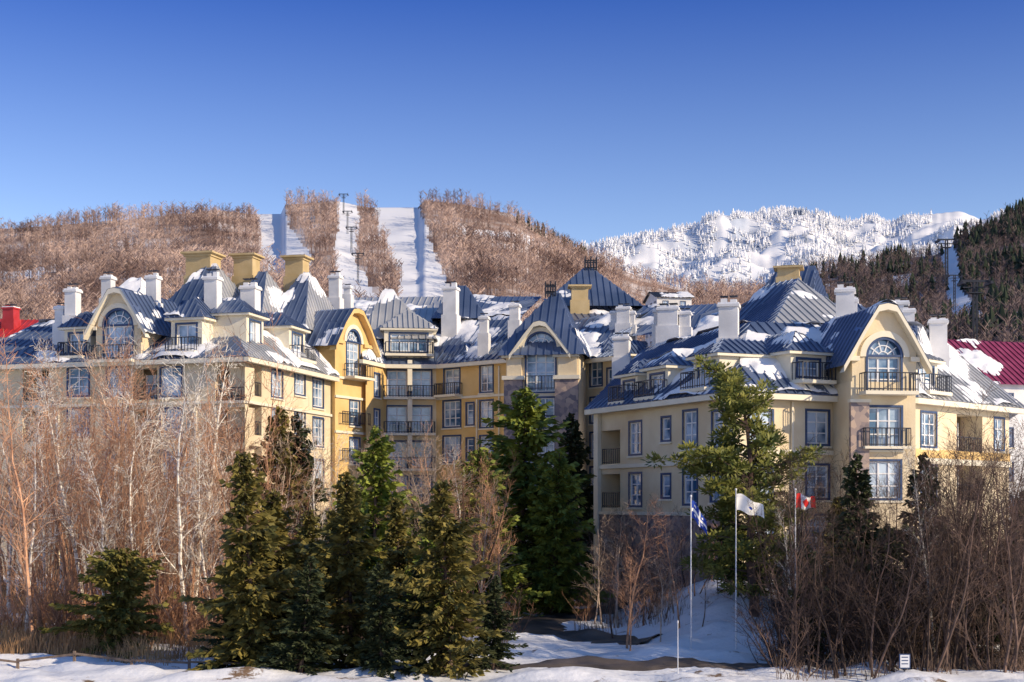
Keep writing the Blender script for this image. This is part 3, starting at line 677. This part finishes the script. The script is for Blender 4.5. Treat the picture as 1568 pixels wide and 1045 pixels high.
for i in range(22): b=random.uniform(890,1190); d=random.uniform(80,92); put('bare_shrub',random.choice(SD+SR),X(b,d),d,random.uniform(1,2.4),1.2,3.2)
def spruce_mesh(name,seed,m,H=10,Rb=2.3,bark=None,low=.5,shape=.85):
    R=random.Random(seed); V=[];Fc=[];mi=[]
    n=7
    for k in range(2):
        for a in range(n):
            t=6.283*a/n; r=.16 if k==0 else .02; V.append((r*math.cos(t),r*math.sin(t),-.4 if k==0 else H*.98))
    for a in range(n): Fc.append((a,(a+1)%n,n+(a+1)%n,n+a)); mi.append(1)
    z=low; lop=R.uniform(0,6.28)
    while z<H*.995:
        rr=(Rb*(1-z/H)**shape+.08)*(1+.2*math.sin(z*2.3+lop)); nb=R.randint(6,9)
        for b in range(nb):
            a=R.uniform(0,6.283); L=rr*(1+.2*math.sin(a*2+lop+z*.7))*R.choice((R.uniform(.4,.9),R.uniform(.8,1.35))); up=.65*(z/H)-.28+R.gauss(0,.12); ca,sa=math.cos(a),math.sin(a)
            i=len(V); V+= [(0,0,z),(ca*L*.9,sa*L*.9,z+up*L*.9),(0,0,z+.05)]; Fc.append((i,i+1,i+2)); mi.append(1)
            s=.12*L
            while s<L:
                f=s/L; zz=z+up*s-.22*L*f*f*.5+.16*L*f**3
                for _ in range(3):
                    aa=a+R.choice((-1,1))*R.uniform(.35,1.3)*(1.05-f*.6); l=(.18+.5*(1-f*.5)*min(1,L/1.2))*R.uniform(.6,1.25); w=.05+.06*R.random()
                    x0,y0,z0=ca*s,sa*s,zz+R.gauss(0,.05)
                    dx,dy,dz=math.cos(aa)*l,math.sin(aa)*l,l*R.uniform(-.6,.3)
                    px,py=-math.sin(aa)*w,math.cos(aa)*w; i=len(V); tw=R.uniform(-1,1)*w*1.6
                    V+= [(x0,y0,z0),(x0+dx*.5+px,y0+dy*.5+py,z0+dz*.4+tw),(x0+dx,y0+dy,z0+dz),(x0+dx*.5-px,y0+dy*.5-py,z0+dz*.4-tw)]
                    Fc.append((i,i+1,i+2,i+3)); mi.append(0)
                s+=.15
        z+=.19+.15*(1-z/H)
    me=bpy.data.meshes.new(name); me.from_pydata(V,[],Fc); me.materials.append(m); me.materials.append(bark or barkD); me.polygons.foreach_set('material_index',mi); me.update(); return me
gL=mat('needles_light',(.06,.10,.02),(.28,.31,.05),1.3,rough=.6)
gO=mat('needles_olive',(.06,.065,.02),(.25,.20,.05),1.2,rough=.6)
gD=mat('needles_dark',(.02,.035,.018),(.07,.08,.03),1.5,rough=.7)
S=[spruce_mesh('sp',1,gL,Rb=2.6),spruce_mesh('sp',2,gO,Rb=2.5),spruce_mesh('sp',3,gD,Rb=2.2),spruce_mesh('sp',4,gL,Rb=3.0,shape=.7),spruce_mesh('sp',5,gO,Rb=3.0,shape=.75)]
for (k,b,d,py,sx) in ((1,392,59,690,1.0),(1,428,61,750,1.15),(1,540,60,720,1.0),(0,572,74,650,.95),(4,690,58,735,1.0),(3,800,92,592,1.05),(2,888,99,630,.9),(3,845,88,690,.9),
    (2,355,60,850,1.1),(2,460,57.5,850,1.3),(2,585,57.5,860,1.2),(2,635,58,870,1.2),(2,755,59,880,1.15),(1,415,84,620,.85),(2,465,86,630,.85),(1,620,70,760,1.0),(0,640,80,760,.9),(3,740,86,685,.9),(1,480,66,780,1.0),(0,655,68,800,1.0),(4,515,72,780,.8),
    (2,1320,66,690,.9),(2,1402,66,690,.9),(1,1285,70,760,.9),(2,1490,64,780,1.0),(2,1240,62,830,.9),(2,1560,66,750,1),(2,1120,76,830,1.1),(2,1165,74,800,1.1),(2,1205,72,810,1.1),(2,1360,63,800,1.1),(2,1445,64,810,1.1)):
    put('spruce_tree',S[k],X(b,d),d,topd(b,d,py),sx)
def pine_mesh(seed,m,H=11):
    R=random.Random(seed); V=[];Fc=[];mi=[]
    def seg(p,q,ra,rb):
        d=(q-p).normalized(); a=d.orthogonal().normalized(); b=d.cross(a); i=len(V)
        for c,r in ((p,ra),(q,rb)):
            for k in range(5): t=6.283*k/5; V.append(tuple(c+a*r*math.cos(t)+b*r*math.sin(t)))
        for k in range(5): Fc.append((i+k,i+(k+1)%5,i+5+(k+1)%5,i+5+k)); mi.append(1)
    p=Vector((0,0,-.4)); P=[p]
    for k in range(10):
        q=p+Vector((R.gauss(0,.08),R.gauss(0,.08),(H+.2)/10)); seg(p,q,.2*(1-k/10)+.03,.2*(1-(k+1)/10)+.03); p=q; P.append(p)
    def puff(c,r):
        for _ in range(int(85*r/.5)):
            d=Vector((R.gauss(0,1),R.gauss(0,1),R.gauss(0,.9)+.2)).normalized(); s=c+Vector((d.x,d.y,d.z*.6))*r*R.uniform(.1,1); l=R.uniform(.18,.36); e=s+(d+Vector((R.gauss(0,.5),R.gauss(0,.5),.35))).normalized()*l
            o=d.orthogonal().normalized()*.05; i=len(V); V.extend([tuple(s),tuple((s+e)/2+o),tuple(e),tuple((s+e)/2-o)]); Fc.append((i,i+1,i+2,i+3)); mi.append(0)
    for j in range(60):
        t=.14+.86*(j/60); k=min(9,int(t*10)); p=P[k].lerp(P[k+1],t*10-k) if k<10 else P[10]
        a=R.uniform(0,6.283); prof=4.2*max(.12,(1-t))**.5
        L=prof*R.choice((R.uniform(.35,.7),R.uniform(.75,1.2))); up=R.uniform(-.08,.2)+.45*t
        q=p+Vector((math.cos(a)*L,math.sin(a)*L,up*L)); seg(p,q,.05,.015)
        n=max(2,int(L/.34))
        for i in range(n):
            f=.25+.75*(i+1)/n; c=p.lerp(q,f)+Vector((R.gauss(0,.28),R.gauss(0,.28),R.gauss(.05,.1))); puff(c,R.uniform(.28,.5))
    puff(P[10],.4)
    me=bpy.data.meshes.new('pine_mesh'); me.from_pydata(V,[],Fc); me.materials.append(m); me.materials.append(barkD); me.polygons.foreach_set('material_index',mi); me.update(); return me
PN=pine_mesh(3,mat('pine_needles',(.05,.08,.02),(.26,.25,.05),1.2,rough=.6))
put('pine_tree',PN,X(1155,71),71,topd(1155,71,570),1.1,base=11)
PN2=pine_mesh(8,gD); put('pine_tree',PN2,X(1150,75),75,topd(1150,75,700),1.15,base=11)
BU=spruce_mesh('bush',9,mat('juniper_green',(.07,.08,.015),(.24,.20,.05),1.2),H=6,Rb=3.0,low=.2,shape=.45); put('evergreen_bush',BU,X(178,65),65,topd(178,65,845),1.0,base=6)

def brush(name,N,b0,b1,d0,d1,h0,h1,m):
    V=[];Fc=[]
    for _ in range(N):
        d=random.uniform(d0,d1); b=random.uniform(b0,b1); x=X(b,d); 
        cl=noise.noise(Vector((x*.35,d*.35,2)))
        if cl<-.12: continue
        z=gz(x,d); h=random.uniform(h0,h1)*(1+cl*.9); lx,ly=random.gauss(0,.3)*h,random.gauss(0,.3)*h; w=random.uniform(.007,.016); i=len(V)
        V+= [(x-w,d,z-.05),(x+w,d,z-.05),(x+lx*.4+w*.7,d+ly*.4,z+h*.6),(x+lx,d+ly,z+h),(x+lx*.4-w*.7,d+ly*.4,z+h*.6)]; Fc.append((i,i+1,i+2,i+3,i+4))
    mkobj(name,V,Fc,[m])
M['br']=mat('dry_stems',(.32,.17,.08),(.58,.36,.17),.6)
M['brd']=mat('dry_stems_dark',(.10,.065,.05),(.25,.17,.12),.6)
brush('dry_brush',12000,-30,350,62,78,.25,1.2,M['br'])
brush('dry_brush',5000,350,780,66,90,.3,1.2,M['brd'])
brush('dry_brush',3500,1190,1610,57,72,.2,.9,M['brd'])
brush('dry_brush',900,880,1060,74,90,.3,1.0,M['brd'])

B=Bld('rail_fence'); f=Fr((-26,61.0),(-11,59.5))
k=0
while k*2.5<f.L:
    u=k*2.5; z=gz(*f.P(u,0,0)[:2]); box(B,'posts','wood',f,u-.05,u+.05,-.05,.05,z-.2,z+.45)
    z2=gz(*f.P(min(u+2.5,f.L),0,0)[:2])
    a=f.P(u,.08,z+.3); b=f.P(min(u+2.5,f.L),.08,z2+.26)
    B.poly('rails','wood',[a,b,(b[0],b[1],b[2]+.1),(a[0],a[1],a[2]+.1)])
    k+=1
B.finish()
B=Bld('metal_fence'); f=Fr(G(815,103),G(960,98))
z=min(gz(*f.P(u,0,0)[:2]) for u in (0,f.L/2,f.L)); railing(B,f,0,f.L,0,z+.1,1.2); B.finish()
def pole(b,py_top,d,flag,cols,w=1.4,h=1.0,droop=.35,r=1):
    B=Bld('flag_pole' if flag else 'marker_pole'); x=X(b,d); g=gz(x,d); zt=Z(py_top,d); n=8
    for k in range(n):
        a,c=6.283*k/n,6.283*(k+1)/n
        B.poly('mast','wframe',[(x+.05*r*math.cos(a),d+.05*r*math.sin(a),g-.2),(x+.05*r*math.cos(c),d+.05*r*math.sin(c),g-.2),(x+.03*r*math.cos(c),d+.03*r*math.sin(c),zt),(x+.03*r*math.cos(a),d+.03*r*math.sin(a),zt)])
    for j in range(4):
        for k in range(n):
            pt=lambda i,kk:(x+.07*r*math.sin(math.pi*i/4)*math.cos(6.283*kk/n),d+.07*r*math.sin(math.pi*i/4)*math.sin(6.283*kk/n),zt+.06-.07*math.cos(math.pi*i/4))
            B.poly('finial','wframe',[pt(j,k),pt(j,k+1),pt(j+1,k+1),pt(j+1,k)])
    if flag:
        NX,NY=28,16
        def p(i,j):
            u=i/NX; v=j/NY
            return (x+.04+u*w*.92,d+.16*math.sin(u*9+v*2)*u**.5,zt-.15-v*h*(1-.25*u)-droop*u**1.4*h+.07*math.sin(u*8+v))
        for i in range(NX):
            for j in range(NY): B.poly('flag_'+cols(i/NX,j/NY),cols(i/NX,j/NY),[p(i,j),p(i+1,j),p(i+1,j+1),p(i,j+1)])
    B.finish()
M['fblue']=mat('flag_blue',(.02,.06,.35),None,1); M['fwhite']=mat('flag_white',(.8,.8,.8),None,1); M['fred']=mat('flag_red',(.6,.02,.02),None,1)
def cw(u,v): return 'fblue' if (u-.5)**2*2+(v-.5)**2<.012 else 'fwhite'
def cb(u,v):
    if abs(u-.5)<.06 or abs(v-.5)<.09: return 'fwhite'
    return 'fwhite' if ((u%.5-.22)**2*2+(v%.5-.22)**2)<.005 else 'fblue'
def cr(u,v):
    if u<.25 or u>.75: return 'fred'
    a=abs(u-.5)*2; t=abs(v-.45)
    return 'fred' if a/.42+t/.36<1 or (abs(u-.5)<.02 and .3<v<.85) else 'fwhite'
pole(1127,752,66,True,cw,1.35,.8,.7,r=.8); pole(1058,762,66,True,cb,.75,.85,1.2,r=.8); pole(1218,752,66,True,cr,.95,.7,.25,r=.8)
pole(1038,955,57,False,None,r=.4)
B=Bld('sign_post'); x=X(1385,56.4); g=gz(x,56.4); f=Fr((x-.2,56.4),(x+.2,56.4))
box(B,'post','iron',f,.17,.23,-.03,.03,g,g+.7); box(B,'panel','blue',f,-.02,f.L+.02,.031,.05,g+.12,g+.7); box(B,'face','wframe',f,.02,f.L-.02,.052,.06,g+.16,g+.66)
for k in range(3): box(B,'lettering','blue',f,.07,f.L-.07,.061,.065,g+.55-k*.13,g+.59-k*.13)
B.finish()

# =================== LIGHT / SKY / CAMERA
sd=Vector((.90,-.43,0)).normalized(); el=math.radians(23)
D=Vector((sd.x*math.cos(el),sd.y*math.cos(el),math.sin(el)))
L=bpy.data.lights.new('sun','SUN'); L.energy=5.0; L.angle=math.radians(.5); L.color=(1,.82,.58)
so=bpy.data.objects.new('sun',L); scene.collection.objects.link(so); so.rotation_euler=D.to_track_quat('Z','Y').to_euler(); so.location=(50,-20,60)
w=bpy.data.worlds.new('World'); scene.world=w; w.use_nodes=True; nt=w.node_tree; bg=nt.nodes['Background']
sk=nt.nodes.new('ShaderNodeTexSky'); sk.sky_type='NISHITA'; sk.sun_disc=False; sk.sun_elevation=el; sk.sun_rotation=math.atan2(D.x,D.y)
sk.altitude=300; sk.air_density=1.0; sk.dust_density=.1; sk.ozone_density=5
tc=nt.nodes.new('ShaderNodeTexCoord'); sp=nt.nodes.new('ShaderNodeSeparateXYZ'); nt.links.new(tc.outputs['Generated'],sp.inputs[0])
mr=nt.nodes.new('ShaderNodeMapRange'); mr.inputs['From Min'].default_value=.17; mr.inputs['From Max'].default_value=.34; nt.links.new(sp.outputs['Z'],mr.inputs['Value'])
mx=nt.nodes.new('ShaderNodeMix'); mx.data_type='RGBA'; nt.links.new(mr.outputs[0],mx.inputs[0]); mx.inputs[6].default_value=(1.5,1.22,1.2,1); mx.inputs[7].default_value=(.32,.47,.92,1)
mr2=nt.nodes.new('ShaderNodeMapRange'); mr2.inputs['From Min'].default_value=.40; mr2.inputs['From Max'].default_value=.62; nt.links.new(sp.outputs['Z'],mr2.inputs['Value'])
mx2=nt.nodes.new('ShaderNodeMix'); mx2.data_type='RGBA'; nt.links.new(mr2.outputs[0],mx2.inputs[0]); nt.links.new(mx.outputs[2],mx2.inputs[6]); mx2.inputs[7].default_value=(1.1,1.05,1.05,1)
ml=nt.nodes.new('ShaderNodeMix'); ml.data_type='RGBA'; ml.blend_type='MULTIPLY'; ml.inputs[0].default_value=1
nt.links.new(sk.outputs[0],ml.inputs[6]); nt.links.new(mx2.outputs[2],ml.inputs[7]); nt.links.new(ml.outputs[2],bg.inputs['Color']); bg.inputs['Strength'].default_value=.15
cam=bpy.data.cameras.new('camera'); co=bpy.data.objects.new('camera',cam); scene.collection.objects.link(co)
co.location=(0,0,CAMH); co.rotation_euler=(math.pi/2,0,0); cam.lens=50; cam.sensor_width=36; cam.shift_y=(HZ-522.5)/1568; cam.clip_end=12000; cam.clip_start=.5
scene.camera=co
scene.view_settings.view_transform='Standard'; scene.view_settings.look='None'; scene.view_settings.exposure=0
